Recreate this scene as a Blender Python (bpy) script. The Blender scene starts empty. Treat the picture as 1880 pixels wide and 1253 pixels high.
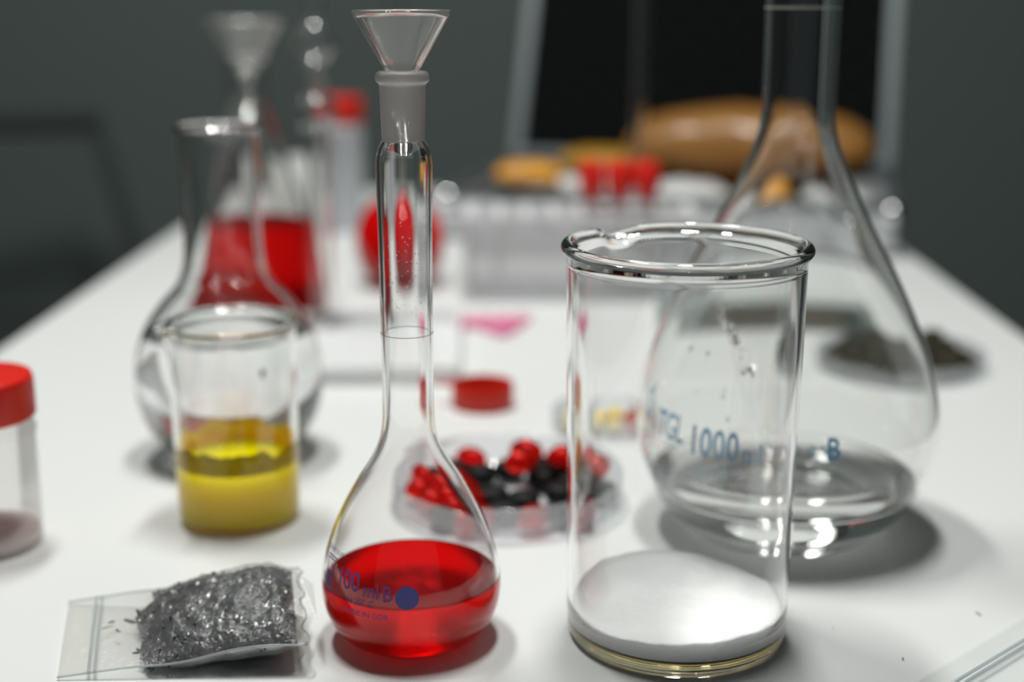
import bpy, bmesh, math, random
from mathutils import Vector, Matrix, noise

R = math.radians
PI = math.pi
scene = bpy.context.scene
COL = scene.collection

# ------------------------------------------------------------------ camera
cam_d = bpy.data.cameras.new('camera')
cam = bpy.data.objects.new('camera', cam_d)
COL.objects.link(cam)
cam.location = (0, 0, 0.212)
cam.rotation_euler = (R(90 - 14.1), 0, R(1.0))
cam_d.lens = 50
cam_d.sensor_width = 36
cam_d.clip_start = 0.02
cam_d.dof.use_dof = True
cam_d.dof.focus_distance = 0.432
cam_d.dof.aperture_fstop = 4.4
scene.camera = cam

# ------------------------------------------------------------------ world, lamps, exposure
w = bpy.data.worlds.new('world')
scene.world = w
w.use_nodes = True
w.node_tree.nodes['Background'].inputs[0].default_value = (0.80, 0.92, 1.0, 1)
w.node_tree.nodes['Background'].inputs[1].default_value = 0.10


def area(name, loc, sx, sy, power, col, rot=(0, 0, 0)):
    d = bpy.data.lights.new(name, 'AREA')
    d.shape = 'RECTANGLE'
    d.size, d.size_y = sx, sy
    d.energy = power
    d.color = col
    o = bpy.data.objects.new(name, d)
    o.location = loc
    o.rotation_euler = rot
    COL.objects.link(o)
    return o


area('ceiling_tube_light', (-0.36, 0.82, 1.50), 0.12, 0.46, 14.0, (0.985, 1.0, 0.965))
area('ceiling_tube_light', (0.06, 0.62, 1.50), 0.12, 0.46, 12.5, (0.985, 1.0, 0.965))

vs = scene.view_settings
vs.view_transform = 'Standard'
vs.look = 'None'
vs.gamma = 1
vs.use_curve_mapping = False
vs.exposure = 0.0
cy = scene.cycles
cy.max_bounces = 28
cy.transmission_bounces = 28
cy.glossy_bounces = 10
cy.transparent_max_bounces = 28
cy.blur_glossy = 0.6
cy.use_denoising = True
cy.sample_clamp_indirect = 0.0


# ------------------------------------------------------------------ materials
MATS = {}


def new_mat(name):
    m = bpy.data.materials.new(name)
    m.use_nodes = True
    nt = m.node_tree
    for n in list(nt.nodes):
        nt.nodes.remove(n)
    out = nt.nodes.new('ShaderNodeOutputMaterial')
    MATS[name] = m
    return m, nt, out


def principled(name, col, rough=0.5, metal=0.0, spec=0.5, bump=0.0, bscale=200.0, var=0.0, vscale=40.0,
               sss=0.0, sss_r=(1, 0.4, 0.3), sss_scale=0.004, coat=0.0, trans=0.0, ior=1.45):
    m, nt, out = new_mat(name)
    b = nt.nodes.new('ShaderNodeBsdfPrincipled')
    b.inputs['Base Color'].default_value = (*col, 1)
    b.inputs['Roughness'].default_value = rough
    b.inputs['Metallic'].default_value = metal
    b.inputs['Specular IOR Level'].default_value = spec
    b.inputs['Coat Weight'].default_value = coat
    b.inputs['Transmission Weight'].default_value = trans
    b.inputs['IOR'].default_value = ior
    if sss:
        b.inputs['Subsurface Weight'].default_value = sss
        b.inputs['Subsurface Radius'].default_value = sss_r
        b.inputs['Subsurface Scale'].default_value = sss_scale
    tc = nt.nodes.new('ShaderNodeTexCoord')
    if var:
        nz = nt.nodes.new('ShaderNodeTexNoise')
        nz.inputs['Scale'].default_value = vscale
        nz.inputs['Detail'].default_value = 5
        nt.links.new(tc.outputs['Object'], nz.inputs['Vector'])
        mx = nt.nodes.new('ShaderNodeMix')
        mx.data_type = 'RGBA'
        mx.inputs[6].default_value = (*[c * (1 - var) for c in col], 1)
        mx.inputs[7].default_value = (*[min(1, c * (1 + var)) for c in col], 1)
        nt.links.new(nz.outputs['Fac'], mx.inputs[0])
        nt.links.new(mx.outputs[2], b.inputs['Base Color'])
    if bump:
        nz = nt.nodes.new('ShaderNodeTexNoise')
        nz.inputs['Scale'].default_value = bscale
        nz.inputs['Detail'].default_value = 6
        nt.links.new(tc.outputs['Object'], nz.inputs['Vector'])
        bp = nt.nodes.new('ShaderNodeBump')
        bp.inputs['Strength'].default_value = bump
        bp.inputs['Distance'].default_value = 0.002
        nt.links.new(nz.outputs['Fac'], bp.inputs['Height'])
        nt.links.new(bp.outputs['Normal'], b.inputs['Normal'])
    nt.links.new(b.outputs[0], out.inputs[0])
    return m


def glass(name, col=(1, 1, 1), rough=0.0, ior=1.47, clear=0.0, dif=0.0, dcol=(0.8, 0.8, 0.8), bump=0.0, bscale=100, dsss=None):
    """clear: share of light that passes straight through; dif: share scattered by haze or pigment."""
    m, nt, out = new_mat(name)
    g = nt.nodes.new('ShaderNodeBsdfGlass')
    g.inputs['Color'].default_value = (*col, 1)
    g.inputs['Roughness'].default_value = rough
    g.inputs['IOR'].default_value = ior
    last = g.outputs[0]
    if bump:
        tc = nt.nodes.new('ShaderNodeTexCoord')
        nz = nt.nodes.new('ShaderNodeTexNoise')
        nz.inputs['Scale'].default_value = bscale
        nz.inputs['Detail'].default_value = 3
        nt.links.new(tc.outputs['Object'], nz.inputs['Vector'])
        bp = nt.nodes.new('ShaderNodeBump')
        bp.inputs['Strength'].default_value = bump
        bp.inputs['Distance'].default_value = 0.001
        nt.links.new(nz.outputs['Fac'], bp.inputs['Height'])
        nt.links.new(bp.outputs['Normal'], g.inputs['Normal'])
    if clear:
        t = nt.nodes.new('ShaderNodeBsdfTransparent')
        t.inputs['Color'].default_value = (*col, 1)
        mx = nt.nodes.new('ShaderNodeMixShader')
        mx.inputs[0].default_value = clear
        nt.links.new(last, mx.inputs[1])
        nt.links.new(t.outputs[0], mx.inputs[2])
        last = mx.outputs[0]
    if dif:
        d = nt.nodes.new('ShaderNodeBsdfPrincipled')
        d.inputs['Base Color'].default_value = (*dcol, 1)
        d.inputs['Roughness'].default_value = 0.4
        d.inputs['Specular IOR Level'].default_value = 0.1 if dsss else 0.5
        if dsss:
            d.inputs['Subsurface Weight'].default_value = 1.0
            d.inputs['Subsurface Radius'].default_value = dsss
            d.inputs['Subsurface Scale'].default_value = 0.030
        mx = nt.nodes.new('ShaderNodeMixShader')
        mx.inputs[0].default_value = dif
        nt.links.new(last, mx.inputs[1])
        nt.links.new(d.outputs[0], mx.inputs[2])
        last = mx.outputs[0]
    nt.links.new(last, out.inputs[0])
    return m


def film(name, col=(0.95, 0.95, 0.95), clear=0.6, gloss=0.25, rough=0.15, bump=0.4, bscale=120):
    """thin plastic film: passes light straight through, part scatters, part is mirrored by the Fresnel law."""
    m, nt, out = new_mat(name)
    t = nt.nodes.new('ShaderNodeBsdfTransparent')
    t.inputs[0].default_value = (*col, 1)
    d = nt.nodes.new('ShaderNodeBsdfTranslucent')
    d.inputs[0].default_value = (*col, 1)
    d2 = nt.nodes.new('ShaderNodeBsdfDiffuse')
    d2.inputs[0].default_value = (*col, 1)
    add = nt.nodes.new('ShaderNodeMixShader')
    add.inputs[0].default_value = 0.5
    nt.links.new(d.outputs[0], add.inputs[1])
    nt.links.new(d2.outputs[0], add.inputs[2])
    mx = nt.nodes.new('ShaderNodeMixShader')
    mx.inputs[0].default_value = clear
    nt.links.new(add.outputs[0], mx.inputs[1])
    nt.links.new(t.outputs[0], mx.inputs[2])
    gl = nt.nodes.new('ShaderNodeBsdfGlossy')
    gl.inputs['Roughness'].default_value = rough
    fr = nt.nodes.new('ShaderNodeFresnel')
    fr.inputs['IOR'].default_value = 1.5
    mu = nt.nodes.new('ShaderNodeMath')
    mu.operation = 'MULTIPLY_ADD'
    mu.inputs[1].default_value = 0.5
    mu.inputs[2].default_value = gloss * 0.15
    nt.links.new(fr.outputs[0], mu.inputs[0])
    m2 = nt.nodes.new('ShaderNodeMixShader')
    nt.links.new(mu.outputs[0], m2.inputs[0])
    nt.links.new(mx.outputs[0], m2.inputs[1])
    nt.links.new(gl.outputs[0], m2.inputs[2])
    if bump:
        tc = nt.nodes.new('ShaderNodeTexCoord')
        nz = nt.nodes.new('ShaderNodeTexNoise')
        nz.inputs['Scale'].default_value = bscale
        nz.inputs['Detail'].default_value = 4
        nt.links.new(tc.outputs['Object'], nz.inputs['Vector'])
        bp = nt.nodes.new('ShaderNodeBump')
        bp.inputs['Strength'].default_value = bump
        bp.inputs['Distance'].default_value = 0.002
        nt.links.new(nz.outputs['Fac'], bp.inputs['Height'])
        nt.links.new(bp.outputs['Normal'], gl.inputs['Normal'])
    nt.links.new(m2.outputs[0], out.inputs[0])
    return m


glass('clear_glass', (0.998, 0.999, 0.998), ior=1.47)
glass('wavy_glass', (0.999, 0.999, 0.998), ior=1.47, bump=0.012, bscale=70)
glass('big_flask_glass', (0.993, 0.995, 0.992), ior=1.47)
glass('base_glass', (0.98, 0.96, 0.88), ior=1.5)
glass('frosted_glass', (0.95, 0.93, 0.91), rough=0.22, clear=0.0, dif=0.45, dcol=(0.88, 0.84, 0.82))
glass('funnel_glass', (0.99, 0.985, 0.98), dif=0.05, dcol=(0.85, 0.83, 0.81))
glass('water', (0.997, 0.999, 0.998), ior=1.33)
glass('red_solution', (1.0, 0.045, 0.045), rough=0.33, ior=1.34, dif=0.10, dcol=(1.0, 0.012, 0.014), dsss=(1, 0.04, 0.05))
glass('dark_red_solution', (1.0, 0.04, 0.04), rough=0.33, ior=1.34, dif=0.30, dcol=(0.98, 0.012, 0.014), dsss=(1, 0.04, 0.04))
glass('green_glass', (0.93, 0.975, 0.965), ior=1.5)
glass('softgel_red', (1.0, 0.03, 0.012), ior=1.42, dif=0.25, dcol=(0.90, 0.012, 0.006))
principled('yellow_paint', (1.0, 0.70, 0.0), rough=0.4, spec=0.04, var=0.03, vscale=90, sss=1.0, sss_r=(1, 0.9, .02), sss_scale=0.030)
principled('yellow_foam', (0.80, 0.56, 0.004), spec=0.1, rough=0.6, var=0.3, vscale=300, bump=0.8, bscale=400)
principled('powder_white', (0.94, 0.94, 0.94), sss=0.7, sss_r=(1, 1, 1), sss_scale=0.004, rough=0.95, spec=0.1, bump=0.25, bscale=500, var=0.03, vscale=60)
principled('powder_pink', (0.90, 0.80, 0.79), rough=0.9, spec=0.1, bump=0.3, bscale=500)
principled('table_white', (0.80, 0.81, 0.80), rough=0.34, spec=0.35, var=0.015, vscale=6)
principled('wall_paint', (0.148, 0.184, 0.172), rough=0.8, var=0.04, vscale=3)
principled('floor_dark', (0.05, 0.055, 0.055), rough=0.6, var=0.1, vscale=6)
principled('ceiling_paint', (0.30, 0.31, 0.305), rough=0.9, var=0.02)
principled('red_plastic', (0.62, 0.020, 0.006), rough=0.38, bump=0.06, bscale=700)
principled('red_bright_plastic', (0.72, 0.016, 0.008), rough=0.35, bump=0.04, bscale=600)
principled('white_plastic', (0.78, 0.79, 0.80), rough=0.42, var=0.02)
principled('tray_plastic', (0.86, 0.865, 0.87), rough=0.4, sss=0.6, sss_r=(1, 1, 1), sss_scale=0.01)
principled('grey_plastic', (0.58, 0.60, 0.64), rough=0.45, var=0.02)
principled('cream_plastic', (0.72, 0.73, 0.70), rough=0.5, var=0.03)
principled('black_matte', (0.012, 0.013, 0.013), rough=0.75, bump=0.4, bscale=900)
principled('chair_grey', (0.05, 0.062, 0.058), rough=0.8, bump=0.2, bscale=300)
principled('black_foam', (0.005, 0.006, 0.0065), spec=0.15, rough=0.95, bump=0.3, bscale=600)
principled('black_pill', (0.010, 0.011, 0.012), spec=0.2, rough=0.5, bump=0.2, bscale=900)
principled('aluminium', (0.12, 0.138, 0.145), rough=0.5, metal=0.5)
principled('aluminium_panel', (0.62, 0.63, 0.65), rough=0.5, metal=0.35, bump=0.1, bscale=300)
principled('chrome', (0.85, 0.87, 0.88), rough=0.12, metal=1.0)
principled('brown_wrap', (0.30, 0.135, 0.028), rough=0.42, var=0.35, vscale=30, bump=0.6, bscale=60, coat=0.25)
principled('orange_powder', (0.80, 0.36, 0.025), rough=0.4, var=0.2, vscale=60, bump=0.3, bscale=80, coat=0.4)
principled('ochre_powder', (0.42, 0.22, 0.02), rough=0.45, var=0.2, vscale=60, bump=0.3, bscale=80)
principled('white_wrap', (0.80, 0.80, 0.80), rough=0.25, bump=0.5, bscale=50, coat=0.5)
principled('pink_pill', (0.80, 0.22, 0.40), rough=0.4, var=0.05)
principled('yellow_pill', (0.85, 0.62, 0.12), rough=0.4)
principled('ink_violet', (0.085, 0.075, 0.30), rough=0.6)
principled('ink_blue', (0.10, 0.36, 0.60), rough=0.6)
principled('ink_faint', (0.35, 0.55, 0.70), rough=0.6)
principled('mark_grey', (0.16, 0.15, 0.15), rough=0.6)
principled('mark_pale', (0.55, 0.55, 0.50), rough=0.5)
principled('charcoal_chip', (0.030, 0.036, 0.042), rough=0.22, var=0.5, vscale=150, bump=0.5, bscale=350, coat=0.5)
principled('charcoal_fleck', (0.25, 0.23, 0.20), rough=0.5, var=0.4, vscale=200)
principled('herb_dark', (0.040, 0.038, 0.022), rough=0.8, var=0.5, vscale=120)
principled('herb_brown', (0.075, 0.045, 0.020), rough=0.8, var=0.5, vscale=120)
principled('dust_grey', (0.30, 0.30, 0.29), rough=0.9)
film('bag_film', (0.95, 0.95, 0.94), clear=0.86, gloss=0.2, rough=0.13, bump=0.55, bscale=520)
film('bag_flat', (0.97, 0.97, 0.96), clear=0.80, gloss=0.15, rough=0.2, bump=0.3, bscale=90)
film('cloudy_plastic', (0.99, 0.985, 0.975), clear=0.91, gloss=0.2, rough=0.2, bump=0.05)
film('dish_film', (0.975, 0.985, 1.0), clear=0.955, gloss=0.3, rough=0.05, bump=0.0)
film('added_sheet_film', (0.97, 0.97, 0.98), clear=0.55, gloss=0.1, rough=0.4, bump=0.0)
film('zip_track', (0.86, 0.90, 0.92), clear=0.55, gloss=0.3, rough=0.2, bump=0.0)
film('clear_zip_film', (0.985, 0.99, 0.99), clear=0.90, gloss=0.2, rough=0.15, bump=0.4, bscale=60)


# ------------------------------------------------------------------ object helpers
def obj(name, bm, mat, parent=None, smooth=True, loc=None, rot=None, sharp=None):
    me = bpy.data.meshes.new(name)
    bmesh.ops.recalc_face_normals(bm, faces=bm.faces)
    for f in bm.faces:
        f.smooth = smooth
    if sharp is not None:
        for e in bm.edges:
            if len(e.link_faces) == 2 and e.calc_face_angle(0) > sharp:
                e.smooth = False
    bm.to_mesh(me)
    bm.free()
    for mn in (mat if isinstance(mat, (list, tuple)) else [mat]):
        me.materials.append(MATS[mn])
    o = bpy.data.objects.new(name, me)
    COL.objects.link(o)
    if parent is not None:
        o.parent = parent
    if loc is not None:
        o.location = loc
    if rot is not None:
        o.rotation_euler = rot
    return o


def tag(o, label, cat, group=None, kind=None):
    if label:
        o['label'] = label
    if cat:
        o['category'] = cat
    if group:
        o['group'] = group
    if kind:
        o['kind'] = kind
    return o


def thing(name, label, cat, loc=(0, 0, 0), rot=(0, 0, 0), group=None):
    o = bpy.data.objects.new(name, None)
    o.empty_display_size = 0.02
    COL.objects.link(o)
    o.location = loc
    o.rotation_euler = rot
    return tag(o, label, cat, group)


def dup(root, loc, rot=(0, 0, 0), label=None, group=None):
    r = root.copy()
    COL.objects.link(r)
    r.location = loc
    r.rotation_euler = rot
    if label:
        r['label'] = label
    if group:
        r['group'] = group
    for ch in list(root.children):
        c = ch.copy()
        COL.objects.link(c)
        c.parent = r
        for g in list(ch.children):
            d = g.copy()
            COL.objects.link(d)
            d.parent = c
    return r


def spline(pts, n=6):
    """Catmull-Rom through (r, z) points in metres; a repeated point keeps a corner."""
    out = []
    for i in range(len(pts) - 1):
        p1, p2 = Vector(pts[i]), Vector(pts[i + 1])
        if (p2 - p1).length < 1e-9:
            continue
        p0 = Vector(pts[i - 1]) if i > 0 else p1
        p3 = Vector(pts[i + 2]) if i + 2 < len(pts) else p2
        for k in range(n):
            t = k / n
            q = 0.5 * ((2 * p1) + (p2 - p0) * t + (2 * p0 - 5 * p1 + 4 * p2 - p3) * t * t
                       + (-p0 + 3 * p1 - 3 * p2 + p3) * t ** 3)
            out.append((max(q.x, 0.0), q.y))
    out.append(tuple(pts[-1]))
    return out


def mm(pts):
    return [(r / 1000, z / 1000) for r, z in pts]


def lathe_bm(path, seg=96, closed=False, bm=None):
    """revolve (r, z) path about the z axis; points with r = 0 become poles."""
    bm = bm or bmesh.new()
    rings = []
    for r, z in path:
        if r < 1e-6:
            rings.append([bm.verts.new((0, 0, z))])
        else:
            rings.append([bm.verts.new((r * math.cos(2 * PI * k / seg), r * math.sin(2 * PI * k / seg), z)) for k in range(seg)])
    pairs = list(zip(rings, rings[1:]))
    if closed:
        pairs.append((rings[-1], rings[0]))
    for a, b in pairs:
        for k in range(seg):
            k2 = (k + 1) % seg
            if len(a) == 1 and len(b) == 1:
                break
            if len(a) == 1:
                bm.faces.new((a[0], b[k], b[k2]))
            elif len(b) == 1:
                bm.faces.new((a[k], a[k2], b[0]))
            else:
                bm.faces.new((a[k], a[k2], b[k2], b[k]))
    return bm


def inner_of(outer, t, zb):
    """inner wall of a vessel: the outer wall moved in by t, from the rim down to the floor at zb."""
    pts = []
    n = len(outer)
    for i in range(n):
        a, b = Vector(outer[max(i - 1, 0)]), Vector(outer[min(i + 1, n - 1)])
        d = b - a
        if d.length < 1e-9:
            continue
        d.normalize()
        nrm = Vector((d.y, -d.x))
        p = Vector(outer[i]) - nrm * t
        if p.y > zb + 0.0002 and p.x > 0.0004:
            pts.append((p.x, p.y))
    # keep z rising
    res = [pts[0]]
    for p in pts[1:]:
        if p[1] > res[-1][1] + 1e-6 or p[0] > res[-1][0] + 1e-5:
            res.append(p)
    return res


def vessel_path(outer, t, zb):
    """outer: from the axis up to the rim. Returns closed path outer + rim + inner, and the inner wall (upwards)."""
    inn = inner_of(outer, t, zb)
    top_o, top_i = Vector(outer[-1]), Vector(inn[-1])
    c = (top_o + top_i) / 2
    v = top_o - c
    rim = []
    for k in range(1, 6):
        a = PI * k / 6
        rim.append((c.x + v.x * math.cos(a) - v.y * math.sin(a), c.y + v.x * math.sin(a) + v.y * math.cos(a)))
    path = [(0, outer[0][1])] + [p for p in outer if p[0] > 1e-6] + rim + inn[::-1]
    last = inn[0]
    path += [(last[0] * 0.97, zb + 0.00005), (last[0] * 0.6, zb), (0, zb)]
    return path, inn


def radius_at(poly, z):
    best = None
    for (r0, z0), (r1, z1) in zip(poly, poly[1:]):
        if min(z0, z1) - 1e-9 <= z <= max(z0, z1) + 1e-9:
            k = 0 if abs(z1 - z0) < 1e-9 else (z - z0) / (z1 - z0)
            r = r0 + (r1 - r0) * k
            best = r if best is None else max(best, r)
    return best if best is not None else poly[-1][0]


def liquid_path(inn, zb, level, over, meniscus=0.0006):
    pts = [(0, zb - over)]
    for r, z in inn:
        if z < level:
            pts.append((r + over, z - (over if z < zb + 0.001 else 0)))
    rl = radius_at(inn, level) + over
    pts += [(rl, level), (rl - over, level + meniscus), (rl - over - 0.0012, level + meniscus * 0.25), (rl - over - 0.003, level), (0, level)]
    return pts


def box_bm(sx, sy, sz, bevel=0.0, loc=(0, 0, 0), bm=None, seg=2):
    b = bmesh.new()
    bmesh.ops.create_cube(b, size=1)
    bmesh.ops.scale(b, vec=(sx, sy, sz), verts=b.verts)
    if bevel:
        bmesh.ops.bevel(b, geom=list(b.edges), offset=bevel, segments=seg, affect='EDGES', profile=0.5)
    bmesh.ops.translate(b, vec=loc, verts=b.verts)
    if bm is None:
        return b
    return join_bm(bm, b)


def join_bm(bm, b):
    me = bpy.data.meshes.new('tmp')
    b.to_mesh(me)
    b.free()
    bm.from_mesh(me)
    bpy.data.meshes.remove(me)
    return bm


def tube_bm(pts, rad, seg=12, bm=None, caps=True):
    """round bar along a list of points; rad is a number or a list."""
    bm = bm or bmesh.new()
    pts = [Vector(p) for p in pts]
    rings = []
    up = Vector((0, 0, 1))
    for i, p in enumerate(pts):
        d = (pts[min(i + 1, len(pts) - 1)] - pts[max(i - 1, 0)]).normalized()
        a = d.cross(up)
        if a.length < 1e-4:
            a = d.cross(Vector((1, 0, 0)))
        a.normalize()
        b = d.cross(a)
        r = rad[i] if isinstance(rad, (list, tuple)) else rad
        rings.append([bm.verts.new(p + (a * math.cos(2 * PI * k / seg) + b * math.sin(2 * PI * k / seg)) * r) for k in range(seg)])
    for r0, r1 in zip(rings, rings[1:]):
        for k in range(seg):
            k2 = (k + 1) % seg
            bm.faces.new((r0[k], r0[k2], r1[k2], r1[k]))
    if caps:
        bm.faces.new(rings[0])
        bm.faces.new(rings[-1][::-1])
    return bm


def ring_bm(r, z, t, seg=96):
    return lathe_bm([(r + t * math.cos(a), z + t * math.sin(a)) for a in [2 * PI * k / 8 for k in range(8)]], seg, closed=True)


def text_bm(body, size, poly, az, z0, off=0.00015, spacing=1.0, bold=0.0, xs=1.0):
    """lettering as thin faces wrapped round a vessel: az is the azimuth of its middle, z0 its base line."""
    c = bpy.data.curves.new('tmp', 'FONT')
    c.body = body
    c.size = size
    c.align_x = 'CENTER'
    c.space_character = spacing
    c.resolution_u = 4
    c.offset = size * bold
    o = bpy.data.objects.new('tmp', c)
    COL.objects.link(o)
    dg = bpy.context.evaluated_depsgraph_get()
    me = bpy.data.meshes.new_from_object(o.evaluated_get(dg))
    bpy.data.objects.remove(o)
    bpy.data.curves.remove(c)
    bm = bmesh.new()
    bm.from_mesh(me)
    bpy.data.meshes.remove(me)
    bmesh.ops.scale(bm, vec=(xs, 1, 1), verts=bm.verts)
    wrap(bm, poly, az, z0, off)
    return bm


def wrap(bm, poly, az, z0, off):
    rmid = radius_at(poly, z0)
    for v in bm.verts:
        # height runs along the wall, so lettering on a slope keeps its size
        z = z0 + v.co.y
        r = radius_at(poly, z) + off
        a = az + v.co.x / rmid
        v.co = Vector((r * math.cos(a), r * math.sin(a), z))


def flat_bm(polys, bm=None):
    bm = bm or bmesh.new()
    for poly in polys:
        vs_ = [bm.verts.new((x, y, 0)) for x, y in poly]
        bm.faces.new(vs_)
    return bm


def stroke(p, q, t):
    p, q = Vector(p), Vector(q)
    d = (q - p).normalized()
    n = Vector((-d.y, d.x)) * t / 2
    return [tuple(p + n), tuple(p - n), tuple(q - n), tuple(q + n)]


def relax(pts, dist, cx, cy_, rad, it=200):
    pts = [list(p) for p in pts]
    for _ in range(it):
        for i in range(len(pts)):
            for j in range(i):
                if abs(pts[i][2] - pts[j][2]) > 0.005:
                    continue
                dx, dy = pts[i][0] - pts[j][0], pts[i][1] - pts[j][1]
                d = math.hypot(dx, dy) or 1e-6
                if d < dist:
                    k = (dist - d) / 2 / d
                    pts[i][0] += dx * k
                    pts[i][1] += dy * k
                    pts[j][0] -= dx * k
                    pts[j][1] -= dy * k
        for p in pts:
            d = math.hypot(p[0] - cx, p[1] - cy_)
            if d > rad:
                p[0] = cx + (p[0] - cx) * rad / d
                p[1] = cy_ + (p[1] - cy_) * rad / d
    return pts


ORD = ['first', 'second', 'third', 'fourth', 'fifth', 'sixth', 'seventh', 'eighth', 'ninth', 'tenth']


def row_labels(pts, cuts, names, text):
    """pts (x, y): a label for each by its row (nearest row first in names) and its place from the left."""
    rows = {}
    for i, (x, y) in enumerate(pts):
        r = sum(y > c for c in cuts)
        rows.setdefault(r, []).append((x, i))
    out = [None] * len(pts)
    for r, lst in rows.items():
        for k, (_, i) in enumerate(sorted(lst)):
            out[i] = text % (names[r], ORD[k])
    return out


def struct(name, bm, mat, smooth=False):
    o = obj(name, bm, mat, smooth=smooth)
    o['kind'] = 'structure'
    return o


# ------------------------------------------------------------------ the room
FLOOR = -0.75
struct('floor', box_bm(5.0, 5.6, 0.04, loc=(0, 0.6, FLOOR - 0.02)), 'floor_dark')
struct('wall_back', box_bm(5.0, 0.08, 2.60, loc=(0, 2.44, FLOOR + 1.3)), 'wall_paint')
struct('wall_left', box_bm(0.08, 5.6, 2.60, loc=(-2.54, 0.6, FLOOR + 1.3)), 'wall_paint')
struct('wall_right', box_bm(0.08, 5.6, 2.60, loc=(2.54, 0.6, FLOOR + 1.3)), 'wall_paint')
struct('ceiling', box_bm(5.0, 5.6, 0.04, loc=(0, 0.6, FLOOR + 2.62)), 'ceiling_paint')
struct('baseboard_back', box_bm(5.0, 0.015, 0.08, loc=(0, 2.39, FLOOR + 0.04), bevel=0.003), 'white_plastic')

# ------------------------------------------------------------------ the table
tb = thing('laboratory_table', 'long white laminate table carrying all the glassware', 'table', (0, 0, 0))
obj('tabletop', box_bm(0.6255, 1.56, 0.026, bevel=0.0025, loc=(-0.0093, 0.73, -0.013)), 'table_white', tb, smooth=False)
for lx in (-0.29, 0.27):
    for ly in (0.0, 1.46):
        obj('leg', box_bm(0.04, 0.04, -FLOOR - 0.026, bevel=0.004, loc=(lx, ly, (FLOOR - 0.026) / 2)), 'white_plastic', tb, smooth=False)

# ------------------------------------------------------------------ 100 ml volumetric flask
FA = (-0.0411, 0.4390)
fl = thing('volumetric_flask', 'small pear-shaped volumetric flask of bright red liquid, marked 100 ml, in front', 'flask', (*FA, 0))
outA = spline(mm([(0.01, 0.9), (12, 0.8), (17.0, 0.0), (20.5, 1.2), (25.3, 5.0), (28.4, 11.0), (29.6, 17.5), (29.4, 24), (27.4, 33), (23.2, 44),
                  (17.2, 55), (12.2, 63), (9.6, 69), (8.5, 75), (8.3, 84), (8.35, 106), (8.5, 132), (8.8, 155), (8.6, 160), (7.9, 163), (6.7, 165.2)]), 6)
pathA, innA = vessel_path(outA, 0.0011, 0.0026)
flb = obj('glass_body', lathe_bm(pathA, 128), 'wavy_glass', fl)
# ground joint: frosted cone with a collar
joint = spline(mm([(6.6, 165.0), (6.75, 170), (7.1, 180), (7.25, 182.4), (8.1, 183.2), (8.35, 184.4), (8.1, 185.6), (7.3, 186.2), (6.6, 185.9), (6.25, 184.5), (5.9, 176), (5.6, 165.0)]), 4)
obj('ground_joint', lathe_bm(joint, 96, closed=True), 'frosted_glass', fl)
liq = obj('red_liquid', lathe_bm(liquid_path(innA, 0.0026, 0.0220, 0.0005), 128), 'red_solution', fl)
obj('graduation_ring', ring_bm(0.00838, 0.1045, 0.00010), 'mark_grey', flb)
AZA = math.atan2(-FA[1], -FA[0])
pr = obj('volume_print', text_bm('100', 0.0088, outA, AZA - R(45), 0.0262, bold=0.004, xs=0.80), 'ink_violet', flb, smooth=False)
tag(pr, 'violet printed volume 100 ml B', None)
obj('unit_print', text_bm('ml', 0.0068, outA, AZA - R(26.5), 0.0252, xs=0.88), 'ink_violet', flb, smooth=False)
obj('class_print', text_bm('B', 0.0072, outA, AZA - R(15.5), 0.0246, xs=0.85), 'ink_violet', flb, smooth=False)
obj('temperature_print', text_bm('In 20\u00b0 C', 0.0030, outA, AZA - R(34), 0.0222), 'ink_violet', flb, smooth=False)
obj('origin_print', text_bm('MADE IN GDR', 0.0027, outA, AZA - R(31), 0.0186), 'ink_violet', flb, smooth=False)
dot = bmesh.new()
bmesh.ops.create_circle(dot, cap_ends=True, segments=48, radius=0.0037)
bmesh.ops.poke(dot, faces=dot.faces)
wrap(dot, outA, AZA - R(3.0), 0.0262, 0.0003)
obj('round_print', dot, 'ink_violet', flb, smooth=False)
T = 0.00042
lg = flat_bm([stroke(a, b, T) for a, b in [((-.0034, .0055), (.0034, .0055)), ((-.0030, .0046), (-.0018, -.0060)), ((.0030, .0046), (.0018, -.0060)),
              ((-.0018, -.0060), (.0018, -.0060)), ((-.0022, .0030), (-.0010, -.0045)), ((-.0010, -.0045), (0, .001)), ((0, .001), (.0010, -.0045)),
              ((.0010, -.0045), (.0022, .0030)), ((-.0030, .0046), (.0030, .0046))]])
wrap(lg, outA, AZA - R(66), 0.0280, 0.0002)
obj('maker_emblem', lg, 'ink_violet', flb, smooth=False)
obj('maker_print', text_bm('JENAER GLAS', 0.0019, outA, AZA - R(65), 0.0350), 'ink_violet', flb, smooth=False)

# fine droplets on the inner back wall of the neck
rng = random.Random(32)
dn = bmesh.new()
for k in range(90):
    azd = AZA + PI + R(rng.uniform(-55, 55))
    zd = rng.gauss(0.122, 0.009)
    r_ = radius_at(outA, zd) - 0.00125
    q_ = rng.uniform(0.10, 0.28) * 0.001
    t1_ = Vector((-math.sin(azd), math.cos(azd), 0))
    b_ = bmesh.new()
    bmesh.ops.create_icosphere(b_, subdivisions=1, radius=1)
    for v in b_.verts:
        v.co = Vector((r_ * math.cos(azd), r_ * math.sin(azd), zd)) + t1_ * v.co.x * q_ + Vector((0, 0, v.co.y * q_ * 1.3)) + Vector((math.cos(azd), math.sin(azd), 0)) * v.co.z * q_ * 0.5
    join_bm(dn, b_)
d_ = obj('condensation', dn, 'water', flb)
d_['kind'] = 'stuff'

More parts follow.
